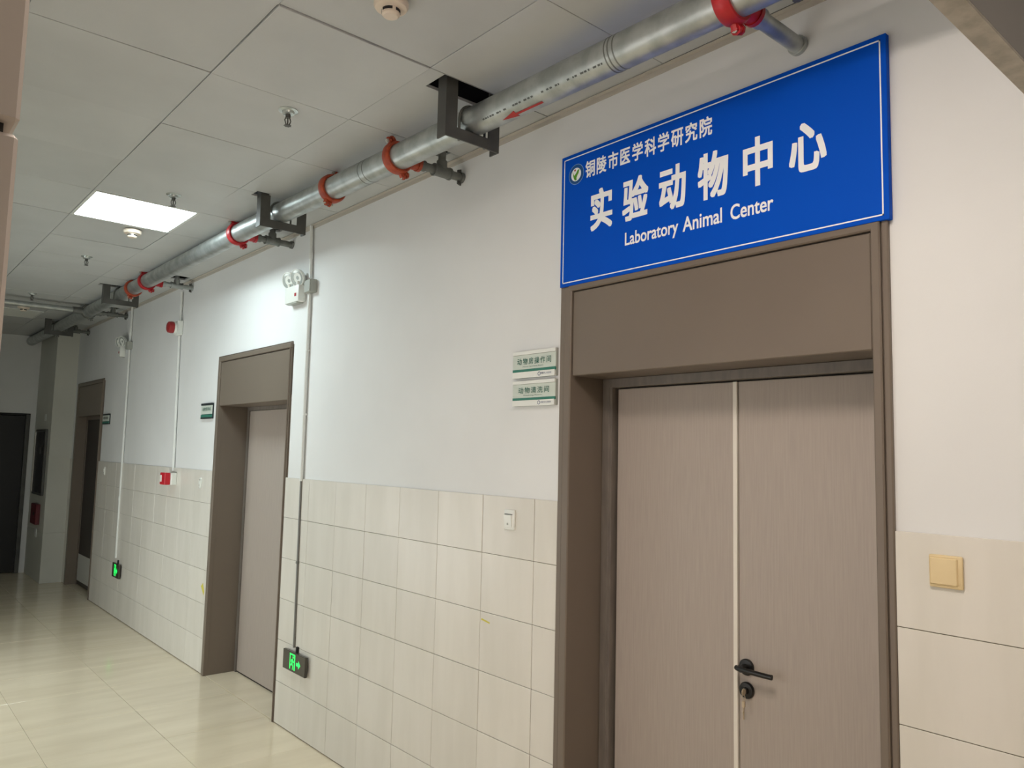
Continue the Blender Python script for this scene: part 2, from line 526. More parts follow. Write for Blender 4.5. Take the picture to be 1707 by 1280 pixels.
# ------------------------------------------------------------------ doors
def door(name, label, o0, o1, top, i0, i1, soffit, panel_top, leaf_x, brown):
    d = struct_empty(name, (D, (o0 + o1) / 2, 0), label, 'door')
    # casing: stepped profile on three sides, mitred look
    zc = top
    for (a, b, mid) in ((o0, i0, 0.4), (i1, o1, 0.6)):
        lo, hi = (a, b)
        m1 = lo + (hi - lo) * mid
        mb = MB()
        if lo == o0:
            mb.box(D - 0.012, D + 0.02, lo, m1, 0, zc, bev=0.003)
            mb.box(D - 0.019, D + 0.02, m1 + 0.002, hi, 0, zc - (m1 - lo), bev=0.004)
            mb.box(D - 0.007, D + 0.02, m1 - 0.001, m1 + 0.003, 0, zc - (m1 - lo))
        else:
            mb.box(D - 0.012, D + 0.02, m1, hi, 0, zc, bev=0.003)
            mb.box(D - 0.019, D + 0.02, lo, m1 - 0.002, 0, zc - (hi - m1), bev=0.004)
            mb.box(D - 0.007, D + 0.02, m1 - 0.003, m1 + 0.001, 0, zc - (hi - m1))
        build('casing', mb, brown, d)
    w1_ = (i0 - o0) * 0.4
    mb = MB()
    mb.box(D - 0.0118, D + 0.02, o0 + 0.001, o1 - 0.001, zc - w1_, zc, bev=0.003)
    mb.box(D - 0.0188, D + 0.02, i0 - 0.02, i1 + 0.02, panel_top, zc - w1_ - 0.002, bev=0.004)
    build('casing', mb, brown, d, label='top casing board')
    # linings of the recess
    lin_mat = brown
    for (a, b) in ((i0 - 0.03, i0 - 0.0008), (i1 + 0.0008, i1 + 0.03)):
        build('lining', MB().box(D + 0.0, D + 0.295, a, b, 0, soffit + 0.03), lin_mat, d)
    build('lining', MB().box(D + 0.004, D + 0.295, i0, i1, soffit, soffit + 0.03), lin_mat, d)
    # flush panel above the opening
    build('header_panel', MB().box(D - 0.010, D + 0.012, i0 + 0.003, i1 - 0.003, soffit - 0.001, panel_top - 0.004, bev=0.003), brown, d)
    build('shadow_gap', MB().box(D - 0.003, D + 0.010, i0, i1, soffit + 0.01, panel_top), M['seal'], d)
    return d

# ---- door_1: double door under the blue sign
d1 = door('door_1', 'taupe double door recessed under the blue sign', 0.908, 2.198, 2.380, 0.954, 2.131, 1.9965, 2.333, 2.36, M['brown'])
FX = 2.322
mb = MB()
mb.box(FX, FX + 0.075, 2.094, 2.1305, 0.002, 1.996, bev=0.002)
mb.box(FX + 0.004, FX + 0.075, 2.082, 2.095, 0.002, 1.965, bev=0.001)
build('frame_post', mb, M['frame'], d1)
mb = MB()
mb.box(FX, FX + 0.075, 0.9545, 0.993, 0.002, 1.996, bev=0.002)
mb.box(FX + 0.004, FX + 0.075, 0.992, 1.005, 0.002, 1.965, bev=0.001)
build('frame_post', mb, M['frame'], d1)
mb = MB()
mb.box(FX - 0.0005, FX + 0.075, 0.99, 2.096, 1.960, 1.996, bev=0.002)
build('frame_head', mb, M['frame'], d1)
build('shadow_gap', MB().box(FX + 0.048, FX + 0.06, 0.99, 2.10, 0.003, 1.966), M['seal'], d1)
LXF = FX + 0.028
l1 = build('door_leaf', MB().box(LXF, LXF + 0.04, 1.531, 2.071, 0.008, 1.955, bev=0.002), M['leaf'], d1)
build('edge_strip', MB().box(LXF - 0.006, LXF + 0.03, 1.520, 1.5365, 0.008, 1.955, bev=0.0015), M['strip'], l1)
l2 = build('door_leaf', MB().box(LXF, LXF + 0.04, 1.008, 1.5165, 0.008, 1.955, bev=0.002), M['leaf'], d1)
# lever handle with round rose, cylinder rose and a key left in it
HY, HZ = 1.487, 0.992
mb = MB()
mb.lathe((LXF, HY, HZ), (-1, 0, 0), [(0, 0), (0.027, 0), (0.027, 0.007), (0.0245, 0.010), (0.012, 0.011), (0.012, 0.04), (0, 0.041)], n=28)
mb.tube([(LXF - 0.036, HY + 0.018, HZ), (LXF - 0.041, HY + 0.010, HZ), (LXF - 0.045, HY, HZ), (LXF - 0.047, HY - 0.03, HZ), (LXF - 0.047, HY - 0.095, HZ - 0.001), (LXF - 0.045, HY - 0.118, HZ - 0.001)], 0.0085, n=12)
build('lever_handle', mb, M['black'], l2)
CZ = 0.917
mb = MB()
mb.lathe((LXF, HY, CZ), (-1, 0, 0), [(0, 0), (0.027, 0), (0.027, 0.007), (0.0245, 0.010), (0.012, 0.011), (0.0115, 0.016), (0, 0.016)], n=28)
build('cylinder_rose', mb, M['black'], l2)
mb = MB()
mb.box(LXF - 0.022, LXF - 0.012, HY - 0.005, HY - 0.003, CZ - 0.005, CZ + 0.004)
mb.lathe((LXF - 0.027, HY - 0.0052, CZ - 0.001), (0, 1, 0), [(0.0, 0), (0.011, 0), (0.011, 0.0025), (0, 0.0025)], n=16)
mb.tube([(LXF - 0.028 + 0.008 * math.cos(a), HY - 0.004 + 0.002 * math.sin(a), CZ - 0.018 + 0.012 * math.sin(a)) for a in [i * PI / 6 for i in range(13)]], 0.0011, n=6)
mb.box(LXF - 0.032, LXF - 0.024, HY - 0.009, HY + 0.001, CZ - 0.050, CZ - 0.030, bev=0.0015)
mb.box(LXF - 0.031, LXF - 0.025, HY - 0.005, HY - 0.003, CZ - 0.088, CZ - 0.048)
mb.prism([(LXF - 0.031, HY - 0.005, CZ - 0.060), (LXF - 0.034, HY - 0.005, CZ - 0.064), (LXF - 0.031, HY - 0.005, CZ - 0.068)], (0, 0.0025, 0))
build('key', mb, M['key'], l2)

# ---- door_2: single door down the corridor
d2 = door('door_2', 'taupe single door with a deep recess in mid corridor', 4.672, 5.959, 2.380, 4.690, 5.897, 2.000, 2.336, 2.40, M['brown'])
mb = MB()
mb.box(2.365, 2.44, 5.862, 5.8965, 0.002, 1.9995)
mb.box(2.365, 2.44, 4.6725, 4.710, 0.002, 1.9995)
mb.box(2.3655, 2.44, 4.70, 5.87, 1.972, 1.9995)
build('door_frame', mb, M['frame'], d2)
l3 = build('door_leaf', MB().box(2.372, 2.41, 4.712, 5.860, 0.014, 1.970, bev=0.002), M['leaf'], d2)
build('shadow_gap', MB().box(2.378, 2.44, 4.68, 5.88, 0.003, 1.99), M['seal'], d2)
mb = MB()
mb.lathe((2.372, 4.80, 0.99), (-1, 0, 0), [(0, 0), (0.027, 0), (0.027, 0.008), (0.012, 0.010), (0.012, 0.04), (0, 0.04)], n=20)
mb.tube([(2.327, 4.80, 0.99), (2.325, 4.84, 0.99), (2.325, 4.92, 0.988)], 0.008, n=8)
build('lever_handle', mb, M['black'], l3)

# ---- door_3: dark far door
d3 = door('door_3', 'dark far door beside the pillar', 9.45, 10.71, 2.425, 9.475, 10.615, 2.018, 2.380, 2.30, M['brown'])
mb = MB()
mb.box(2.245, 2.30, 10.57, 10.6145, 0.002, 2.0175)
mb.box(2.245, 2.30, 9.4755, 9.515, 0.002, 2.0175)
mb.box(2.2455, 2.30, 9.505, 10.58, 1.98, 2.0175)
build('door_frame', mb, M['brown'], d3)
M['leaf_shaded'] = material('shaded_door_laminate', (52, 45, 41), 0.5)  # dark leaf; its colour also holds the shade of the far doorway
l4 = build('door_leaf', MB().box(2.252, 2.29, 9.517, 10.568, 0.012, 1.978, bev=0.002), M['leaf_shaded'], d3)
build('kick_plate', MB().box(2.248, 2.254, 9.53, 10.56, 0.06, 0.37, bev=0.001), M['kick'], l4, label='pale lower panel')

# ---- door_4: black doorway in the end wall
d4 = struct_empty('door_4', ((EDX0 + EDX1) / 2, Y1, 0), 'black double door at the far end of the corridor', 'door')
build('frame_post', MB().box(EDX1 - 0.002, EDX1 + 0.045, Y1 - 0.02, Y1 + 0.1, 0, EDZ + 0.02, bev=0.003), M['steel'], d4)
build('frame_post', MB().box(EDX0 - 0.045, EDX0 + 0.002, Y1 - 0.02, Y1 + 0.1, 0, EDZ + 0.02, bev=0.003), M['steel'], d4)
build('frame_head', MB().box(EDX0 - 0.045, EDX1 + 0.045, Y1 - 0.018, Y1 + 0.1, EDZ, EDZ + 0.03, bev=0.003), M['blackm'], d4)
for a, b in ((EDX0 + 0.002, (EDX0 + EDX1) / 2 - 0.002), ((EDX0 + EDX1) / 2 + 0.002, EDX1 - 0.002)):
    lf = build('door_leaf', MB().box(a, b, Y1 + 0.04, Y1 + 0.08, 0.006, EDZ - 0.002, bev=0.002), M['door_black'], d4)

# ------------------------------------------------------------------ text helper
def glyph_polys(txt, weight):
    cu = bpy.data.curves.new('lettering_tmp', 'FONT')
    cu.body = txt
    cu.size = 1.0
    cu.offset = weight
    cu.resolution_u = 4
    cu.fill_mode = 'FRONT'
    ob = bpy.data.objects.new('lettering_tmp', cu)
    COL.objects.link(ob)
    bpy.context.view_layer.update()
    dg = bpy.context.evaluated_depsgraph_get()
    me = bpy.data.meshes.new_from_object(ob.evaluated_get(dg))
    vs_ = [(v.co.x, v.co.y) for v in me.vertices]
    fs_ = [tuple(p.vertices) for p in me.polygons]
    bpy.data.objects.remove(ob)
    bpy.data.curves.remove(cu)
    bpy.data.meshes.remove(me)
    return vs_, fs_

def wall_text(name, parent, mat, glyphs, x, conv):
    """glyphs: (text, stroke weight, centre u, centre v, width, height, mode); conv maps (u,v)->(y,z); one object per entry"""
    base = wpos(parent)
    for (txt, wgt, cu_, cv_, sx, sy, mode) in glyphs:
        vs_, fs_ = glyph_polys(txt, 0.0)
        if not vs_: continue
        xa, xb = min(v[0] for v in vs_), max(v[0] for v in vs_)
        ya_, yb_ = min(v[1] for v in vs_), max(v[1] for v in vs_)
        if mode == 'fit':           # sx, sy: width and height of the bounding box
            kx, ky = sx / (xb - xa + 2 * wgt), sy / (yb_ - ya_ + 2 * wgt)
            mx, my = (xa + xb) / 2, (ya_ + yb_) / 2
        else:                       # CJK cell: sx, sy are the size of the em square
            kx, ky = sx, sy
            mx, my = (xa + xb) / 2, 0.36
        k4 = (-1, -0.34, 0.34, 1)
        offs = [(wgt * a, 0.75 * wgt * b) for a in k4 for b in k4] if wgt > 0 else [(0, 0)]
        verts, faces = [], []
        for q, (dx, dy) in enumerate(offs):
            n0 = len(verts)
            for (vx, vy) in vs_:
                y, z = conv(cu_ + (vx - mx + dx) * kx, cv_ + (vy - my + dy) * ky)
                verts.append((x - 0.00001 * q - base.x, y - base.y, z - base.z))
            for f in fs_: faces.append(tuple(i + n0 for i in f))
        me = bpy.data.meshes.new(name)
        me.from_pydata(verts, [], faces)
        me.materials.append(mat)
        o = bpy.data.objects.new(name, me)
        COL.objects.link(o)
        o.parent = parent

# ------------------------------------------------------------------ blue sign
SX0, SX1 = D - 0.022, D - 0.002
SY0, SY1, SZ0, SZ1 = 0.898, 2.193, 2.354, 2.890
sg = thing('wall_sign', (D, (SY0 + SY1) / 2, SZ0), 'large blue sign with white Chinese title over the double door', 'sign')
build('sign_panel', MB().box(SX0, SX1, SY0, SY1, SZ0, SZ1, bev=0.001), M['blue'], sg)
KU, KV = (SY1 - SY0) / 1.32, (SZ1 - SZ0) / 0.545
def sconv(u, v): return (SY1 - u * KU, SZ0 + v * KV)
SF = SX0 - 0.0008
mb = MB()
def quad(mb, u0, u1, v0, v1, conv, x, t=0.0006):
    a, b = conv(u0, v0), conv(u1, v1)
    mb.box(x, x + t, min(a[0], b[0]), max(a[0], b[0]), min(a[1], b[1]), max(a[1], b[1]))
b0, b1, bw = 0.0145, 0.0185, 0.004
for (u0, u1, v0, v1) in ((b0, 1.3045, 0.5265, 0.5305), (b0, 1.3045, 0.0130, 0.0170), (b0, b1, 0.013, 0.5305), (1.3005, 1.3045, 0.013, 0.5305)):
    quad(mb, u0, u1, v0, v1, sconv, SF)
build('border_line', mb, M['white'], sg)
g = [(ch, 0.033, 0.2245 + 0.1709 * i, 0.2775, 0.124, 0.170, 'cell') for i, ch in enumerate('实验动物中心')]
wall_text('character', sg, M['white'], g, SF, sconv)
g = [(ch, 0.026, 0.162 + 0.0608 * i, 0.457, 0.0545, 0.0715, 'cell') for i, ch in enumerate('铜陵市医学科学研究院')]
wall_text('character', sg, M['white'], g, SF, sconv)
g = [('Laboratory', 0.018, 0.4705, 0.1255, 0.246, 0.0655, 'fit'), ('Animal', 0.018, 0.6935, 0.1325, 0.161, 0.0535, 'fit'), ('Center', 0.018, 0.8845, 0.1322, 0.157, 0.0525, 'fit')]
wall_text('word', sg, M['white'], g, SF, sconv)
# round emblem: rim, dark ring, white disc, green leaf, small red dot
def disc(mb, cu, cv, r, conv, x, n=28, r_in=None):
    if r_in is None:
        mb.prism([(x,) + conv(cu + r * math.cos(2 * PI * k / n), cv + r * 1.0 * math.sin(2 * PI * k / n)) for k in range(n)], (0.0003, 0, 0))
    else:
        for k in range(n):
            a, b = 2 * PI * k / n, 2 * PI * (k + 1) / n
            mb.prism([(x,) + conv(cu + q * math.cos(t), cv + q * math.sin(t)) for q, t in ((r_in, a), (r, a), (r, b), (r_in, b))], (0.0003, 0, 0))
em = build('emblem', (lambda m_: (disc(m_, 0.0845, 0.4555, 0.0425, sconv, SX0 - 0.0006), m_)[1])(MB()), M['logo_rim'], sg)
mb = MB(); disc(mb, 0.0845, 0.4555, 0.040, sconv, SX0 - 0.0010); build('emblem_ring', mb, M['logo_dark'], em)
mb = MB(); disc(mb, 0.0840, 0.4545, 0.0275, sconv, SX0 - 0.0014); build('emblem_disc', mb, M['white'], em)
mb = MB()
leaf_pts = [(0.064, 0.470), (0.073, 0.452), (0.083, 0.458), (0.092, 0.470), (0.103, 0.474), (0.098, 0.458), (0.091, 0.449), (0.086, 0.440), (0.088, 0.432), (0.078, 0.430), (0.072, 0.440), (0.067, 0.455)]
mb.prism([(SX0 - 0.0018,) + sconv(u, v) for u, v in leaf_pts], (0.0003, 0, 0))
build('emblem_leaf', mb, M['logo_green'], em)
mb = MB(); disc(mb, 0.078, 0.473, 0.0045, sconv, SX0 - 0.0018, n=12); build('emblem_dot', mb, M['red'], em)

# ------------------------------------------------------------------ room plates
def room_plate(label, y0, y1, z0, z1, text, eng, edge, textmat, small=True):
    y0, y1, z0, z1 = PJ(y0, y1, z0, z1, 0.017)
    t = thing('room_plate', (D, (y0 + y1) / 2, z0), label, 'sign')
    W_, H_ = y1 - y0, z1 - z0
    conv = lambda u, v: (y1 - u * W_, z0 + v * H_)
    x0 = D - 0.016
    build('backing', MB().box(x0 + 0.004, D, y0, y1, z0, z1, bev=0.001), M['plate_dark'] if edge else M['box_grey'], t)
    mb = MB(); quad(mb, 0.0, 1.0, 0.30, 0.86, conv, x0, 0.004); build('face', mb, M['plate'], t)
    mb = MB(); quad(mb, 0.0, 0.995, 0.87, 1.0, conv, x0 - 0.002, 0.006); build('top_rail', mb, edge or M['plastic'], t)
    mb = MB(); quad(mb, 0.0, 1.0, 0.215, 0.325, conv, x0 - 0.001, 0.005) if not edge else quad(mb, 0, 1, 0.10, 0.27, conv, x0 - 0.001, 0.005); build('green_band', mb, M['plate_green'], t)
    mb = MB(); quad(mb, 0.0, 0.985, 0.0, 0.225, conv, x0 - 0.002, 0.006) if not edge else quad(mb, 0, 1, 0.0, 0.10, conv, x0 - 0.002, 0.006); build('bottom_rail', mb, edge or M['plastic'], t)
    n = len(text)
    pitch = 0.137 if n > 5 else 0.152
    hh = 0.265
    g = [(ch, 0.012, 0.505 + pitch * (i - (n - 1) / 2), 0.615, pitch * 0.86, hh, 'cell') for i, ch in enumerate(text)]
    wall_text('character', t, textmat, g, x0 - 0.0008, conv)
    if eng:
        wall_text('word', t, textmat, [(eng, 0.0, 0.48, 0.415, 0.40 + 0.004 * len(eng), 0.055, 'fit')], x0 - 0.0008, conv)
    if small:
        wall_text('word', t, M['text_navy'], [('铜陵市人民医院', 0.0, 0.80, 0.125, 0.235, 0.075, 'fit')], x0 - 0.0026, conv)
        mb = MB()
        for k in range(16):
            a, b = 2 * PI * k / 16, 2 * PI * (k + 1) / 16
            mb.prism([(x0 - 0.0026,) + conv(0.64 + 0.032 * q * math.cos(tt), 0.115 + 0.075 * q * math.sin(tt)) for q, tt in ((0.72, a), (1, a), (1, b), (0.72, b))], (0.0004, 0, 0))
        build('emblem', mb, M['text_navy'], t)
    return t
room_plate('white and green door plate reading 动物房操作间, the upper of the pair beside the double door', 2.216, 2.497, 2.003, 2.119, '动物房操作间', 'Animal Operation Room', None, M['plate_text'])
room_plate('white and green door plate reading 动物清洗间, the lower of the pair beside the double door', 2.216, 2.494, 1.885, 1.993, '动物清洗间', 'Washing Room', None, M['plate_text'])
room_plate('small green plate with dark edges on the wall left of the middle door', 6.03, 6.32, 1.905, 2.030, '动物饲养间', None, M['plate_dark'], M['plate_text'], small=False)
room_plate('small dim plate with dark edges beside the dark far door', 9.10, 9.44, 1.905, 2.020, '动物观察间', None, M['plate_dark'], M['plate_dark'], small=False)

# ------------------------------------------------------------------ switches and sockets
def switch(name, label, cat, y0, y1, z0, z1, body, rocker=True, gap=True):
    y0, y1, z0, z1 = PJ(y0, y1, z0, z1, 0.018)
    t = thing(name, (D, (y0 + y1) / 2, z0), label, cat)
    xb = D - 0.009
    build('plate', MB().box(xb - 0.009, xb, y0, y1, z0, z1, bev=0.003, seg=2), body, t)
    if rocker:
        w, h = y1 - y0, z1 - z0
        a, b = y0 + 0.20 * w, y1 - 0.10 * w
        mb = MB()
        mb.prism([(xb - 0.009, a, z0 + 0.14 * h), (xb - 0.012, a, z0 + 0.14 * h), (xb - 0.017, a, z0 + 0.74 * h), (xb - 0.009, a, z0 + 0.74 * h)], (0, b - a, 0))
        build('rocker', mb, body, t)
        build('gap', MB().box(xb - 0.0125, xb - 0.0089, a - 0.002, b, z0 + 0.765 * h, z0 + 0.79 * h), M['steel'], t)
        build('mark', MB().box(xb - 0.0148, xb - 0.012, (a + b) / 2 - 0.004, (a + b) / 2 + 0.004, z0 + 0.24 * h, z0 + 0.34 * h), M['box_grey'], t)
    return t
switch('light_switch', 'white rocker light switch on the tiles left of the double door', 'switch', 2.446, 2.532, 1.366, 1.452, M['plastic'])
switch('light_switch', 'small white light switch on the tiles left of the middle door', 'switch', 6.175, 6.262, 1.360, 1.446, M['plastic'])
switch('light_switch', 'small white light switch on the tiles beside the dark far door', 'switch', 9.13, 9.215, 1.36, 1.45, M['plastic'])
t = thing('cover_plate', (D, 0.784, 1.369), 'yellowed square blank cover plate on the tiles right of the double door', 'cover plate')
build('plate', MB().box(D - 0.019, D - 0.009, *PJ(0.741, 0.828, 1.369, 1.454, 0.019), bev=0.004, seg=2), M['ivory'], t)
build('raised_face', MB().box(D - 0.0225, D - 0.018, *PJ(0.752, 0.826, 1.376, 1.448, 0.021), bev=0.003), M['ivory'], t)

# ------------------------------------------------------------------ fire main pipe
PXC, PR = 1.787, 0.057
def pz(y): return 2.945 + 0.0185 * y if y < 4.6 else 3.030
def pc(y, dz=0.0): return (PXC, y, pz(y) + dz)
pipe = thing('fire_main_pipe', pc(2.0), 'long galvanised fire main pipe running under the ceiling along the right wall', 'pipe')
segs = [(-2.5, 1.19), (1.19, 3.515), (3.515, 4.78), (4.78, 7.10), (7.10, 8.70), (8.70, 11.88)]
for a, b in segs:
    pts = [pc(a + 0.002), pc(4.6), pc(b - 0.002)] if a < 4.6 < b else [pc(a + 0.002), pc(b - 0.002)]
    build('pipe_length', MB().tube(pts, PR, n=32), M['galv'], pipe)
# painted rings and stencil marks
mb = MB()
for y in (1.565, 1.585, 1.60, 3.12, 3.16): build('ring_mark', MB().cyl(pc(y), pc(y + 0.005), PR + 0.0006, n=32), M['galv_dark'], pipe)
def on_pipe(y, ang, r): # ang measured from straight down towards the corridor
    z0 = pz(y)
    return (PXC - r * math.sin(ang), y, z0 - r * math.cos(ang))
mb = MB()
rs = random.Random(3)
y = 1.62
while y < 2.25:
    ln = rs.choice([0.006, 0.010, 0.014])
    a0 = 0.78
    if rs.random() > 0.22:
        mb.prism([on_pipe(y, a0, PR + 0.0004), on_pipe(y + ln, a0, PR + 0.0004), on_pipe(y + ln, a0 + 0.11, PR + 0.0004), on_pipe(y, a0 + 0.11, PR + 0.0004)], (-0.0003, 0, -0.0003))
    y += ln + rs.choice([0.004, 0.007, 0.016])
build('stencil_mark', mb, M['stencil'], pipe)['kind'] = 'stuff'
mb = MB()
def ar(y, a): return on_pipe(y, a, PR + 0.0007)
for k in range(2):
    a0, a1 = 0.12 + 0.09 * k, 0.21 + 0.09 * k
    mb.prism([ar(1.93, a0), ar(2.072, a0), ar(2.072, a1), ar(1.93, a1)], (-0.0003, 0, -0.0005))
for k in range(8):
    a0, a1 = -0.09 + 0.075 * k, -0.09 + 0.075 * (k + 1)
    tip = lambda q: 2.07 + 0.08 * max(0.02, 1 - abs(q - 0.21) / 0.30)
    mb.prism([ar(2.07, a0), ar(tip(a0), a0), ar(tip(a1), a1), ar(2.07, a1)], (-0.0003, 0, -0.0005))
build('arrow_mark', mb, M['arrow'], pipe)

def coupling(y, mat, label, outlet=None, w=0.05, z_lugs=PI * 0.25):
    c = Vector(pc(y))
    ro = PR + 0.016
    mb = MB()
    mb.lathe((c.x, c.y - w / 2, c.z), (0, 1, 0), [(PR + 0.001, 0), (PR + 0.010, 0), (ro, w * 0.22), (ro, w * 0.78), (PR + 0.010, w), (PR + 0.001, w)], n=36)
    t = build('coupling', mb, mat, pipe, label=label, loc=pc(y))
    for s in (0, 1):
        ang = z_lugs + s * PI           # lug direction in the x-z plane, from +x
        dv = Vector((math.cos(ang), 0, math.sin(ang)))
        pv = Vector((-dv.z, 0, dv.x))
        p = c + dv * (ro + 0.010)
        mb = MB()
        for sg_ in (-1, 1):
            q = p + pv * sg_ * 0.009
            mb.cyl(q - pv * 0.005, q + pv * 0.005, 0.016, n=8)
            mb.cyl(q - dv * 0.02 - pv * 0.005, q + dv * 0.004 - pv * 0.005, 0.012, n=8)
        build('lug', mb, mat, t)
        mb = MB()
        mb.cyl(p - pv * 0.024, p + pv * 0.026, 0.0055, n=8)
        mb.cyl(p + pv * 0.014, p + pv * 0.023, 0.0105, n=6)
        mb.cyl(p - pv * 0.022, p - pv * 0.014, 0.0095, n=8)
        build('bolt', mb, M['bolt'], t)
    if outlet:
        mb = MB()
        mb.cyl((c.x + PR - 0.005, c.y, c.z), (c.x + PR + 0.055, c.y, c.z), 0.033, 0.030, n=18)
        mb.cyl((c.x + PR + 0.045, c.y, c.z), (c.x + PR + 0.06, c.y, c.z), 0.0345, n=18)
        build('outlet', mb, mat, t)
    return t
UP = PI * 0.68      # lugs: one towards the ceiling on the corridor side, the other below
coupling(1.17, M['red'], 'red pipe clamp at the top edge, the nearest one', outlet=True, z_lugs=PI * 0.62)
coupling(2.90, M['orange'], 'rusty orange pipe clamp with a side branch next to the nearest steel bracket', outlet=True, z_lugs=PI * 0.66)
coupling(3.515, M['orange'], 'rusty orange pipe coupling without a branch, between the two nearest steel brackets', z_lugs=PI * 0.42)
coupling(4.76, M['red'], 'red pipe clamp with a side branch just beyond the second steel bracket', outlet=True, z_lugs=PI * 0.66)
coupling(6.70, M['red'], 'small dark red pipe clamp with a side branch above the red alarm sounder', outlet=True, z_lugs=PI * 0.66)
coupling(7.10, M['orange'], 'small bright orange pipe coupling, just before the third steel bracket', z_lugs=PI * 0.42)
coupling(8.70, M['galv_dark'], 'dark grey pipe tee where the cross pipe meets the main', outlet=True, z_lugs=PI * 0.6)
coupling(10.35, M['galv_dark'], 'dark grey pipe clamp at the far end of the main', outlet=True, z_lugs=PI * 0.6)

# side branches from the clamps to the wall
def branch(y, label, r=0.0185, riser=2.03, mat=None, hood=True, tail=D):
    mat = mat or M['galv_dark']
    z = pz(y)
    xs_ = PXC + PR + 0.058
    t = build('branch_pipe', MB().cyl((xs_, y, z), (tail - 0.001, y, z), r, n=18), mat, pipe, label=label, loc=(xs_, y, z))
    mb = MB()
    mb.cyl((xs_ - 0.002, y, z), (xs_ + 0.03, y, z), r + 0.006, n=18)
    build('collar', mb, mat, t)
    if riser:
        mb = MB()
        mb.cyl((riser - 0.045, y, z), (riser + 0.045, y, z), r + 0.007, n=18)
        mb.cyl((riser - 0.048, y, z), (riser - 0.040, y, z), r + 0.010, n=18)
        mb.cyl((riser + 0.040, y, z), (riser + 0.048, y, z), r + 0.010, n=18)
        mb.cyl((riser, y, z), (riser, y, z + 0.05), r + 0.006, n=18)
        build('tee', mb, mat, t)
        build('riser', MB().cyl((riser, y, z + 0.03), (riser, y, CEIL + 0.25), r * 0.95, n=16), mat, t)
    mb = MB()
    mb.cyl((tail - 0.016, y, z), (tail - 0.001, y, z), r + 0.006, n=18)
    build('end_cap', mb, mat, t)
    if hood:
        mb = MB()
        for s in (-1, 1):
            mb.prism([(tail - 0.030, y - 0.004, z + s * 0.005), (tail - 0.030, y - 0.004, z + s * 0.034), (tail - 0.010, y - 0.004, z + s * 0.040), (tail - 0.010, y - 0.004, z + s * 0.005)], (0, 0.008, 0))
        build('end_clip', mb, M['steel'], t)
branch(1.17, 'thick galvanised branch stub ending above the blue sign', r=0.0245, riser=None, mat=M['galv'], hood=False)
branch(2.90, 'grey branch pipe with a tee at the wall, behind the nearest steel bracket', r=0.0195)
branch(4.76, 'grey branch pipe with a tee at the wall, above the emergency light', r=0.0195, riser=2.01, hood=False)
branch(6.70, 'pale thin branch pipe at the ceiling above the red alarm sounder', r=0.0185, riser=2.02, mat=M['galv'])
branch(8.70, 'dim branch pipe beside the third steel bracket', r=0.018, riser=2.01)
branch(10.35, 'dim branch pipe at the top of the pillar', r=0.018, riser=2.0)

# cross pipe near the far end
t = build('cross_pipe', MB().cyl((LX, 8.62, 3.01), (PXC - PR - 0.03, 8.70, 3.028), 0.027, n=18), M['galv'], pipe, label='thin pale pipe crossing the ceiling near the far end', loc=(0.8, 8.70, 3.02))
build('collar', MB().cyl((PXC - PR - 0.09, 8.697, 3.027), (PXC - PR + 0.01, 8.70, 3.028), 0.034, n=18), M['galv_dark'], t)

# strap hanger by the nearest clamp
c = Vector(pc(0.98))
mb = MB()
pts = []
for k in range(13):
    a = PI * 0.75 - PI * 1.2 * k / 12
    pts.append((c.x + 0.0695 * math.cos(a), c.y, c.z + 0.0695 * math.sin(a)))
mb.tube(pts, 0.010, n=8)
t = build('strap_hanger', mb, M['blackm'], pipe, label='black curved strap hanger at the top edge', loc=pc(0.98))
mb = MB().cyl((pts[-1][0], c.y, pts[-1][2] - 0.012), (pts[-1][0] - 0.002, c.y, pts[-1][2] + 0.012), 0.013, n=6)
build('nut', mb, M['steel'], t)
build('hanger_rod', MB().cyl((c.x + 0.02, c.y, c.z + 0.05), (c.x + 0.02, c.y, CEIL - 0.001), 0.006, n=8), M['blackm'], t)

# U-shaped steel brackets
def bracket(y, xl, xr, label, wd=0.055):
    zb = pz(y) - PR
    t = thing('pipe_bracket', ((xl + xr) / 2, y, zb - 0.045), label, 'bracket')
    th = 0.006
    for (x0, x1, s) in ((xl, xl + wd, 1), (xr - wd, xr, -1)):
        mb = MB()
        mb.box(x0, x1, y - 0.027, y - 0.027 + th, zb - 0.046, CEIL + 0.2)
        if s > 0: mb.box(x0, x0 + th, y - 0.0215, y + 0.027, zb - 0.046, CEIL + 0.2)
        else: mb.box(x1 - th, x1, y - 0.0215, y + 0.027, zb - 0.046, CEIL + 0.2)
        build('leg', mb, M['steel'], t)
    mb = MB()
    mb.box(xl + 0.002, xr - 0.002, y - 0.0275, y - 0.0215, zb - 0.0455, zb - 0.001)
    mb.box(xl + 0.002, xr - 0.002, y - 0.022, y + 0.027, zb - 0.007, zb - 0.001)
    build('crossbar', mb, M['steel'], t)
    pts = [(PXC - PR - 0.006, y + 0.004, zb - 0.035), (PXC - PR - 0.006, y + 0.004, zb + PR)]
    for k in range(1, 12):
        a = PI - PI * k / 12
        pts.append((PXC + (PR + 0.006) * math.cos(a), y + 0.004, zb + PR + (PR + 0.006) * math.sin(a)))
    pts += [(PXC + PR + 0.006, y + 0.004, zb + PR), (PXC + PR + 0.006, y + 0.004, zb - 0.035)]
    ub = build('u_bolt', MB().tube(pts, 0.0052, n=8), M['galv_dark'], t)
    for s in (-1, 1):
        build('nut', MB().cyl((PXC + s * (PR + 0.006), y + 0.004, zb - 0.020), (PXC + s * (PR + 0.006), y + 0.004, zb - 0.008), 0.011, n=6), M['bolt'], ub)
    return t
bracket(2.35, 1.636, 1.902, 'grey steel U bracket around the pipe, the nearest one by its open ceiling hole')
bracket(4.13, 1.656, 1.930, 'grey steel U bracket above the emergency light, second from the viewer')
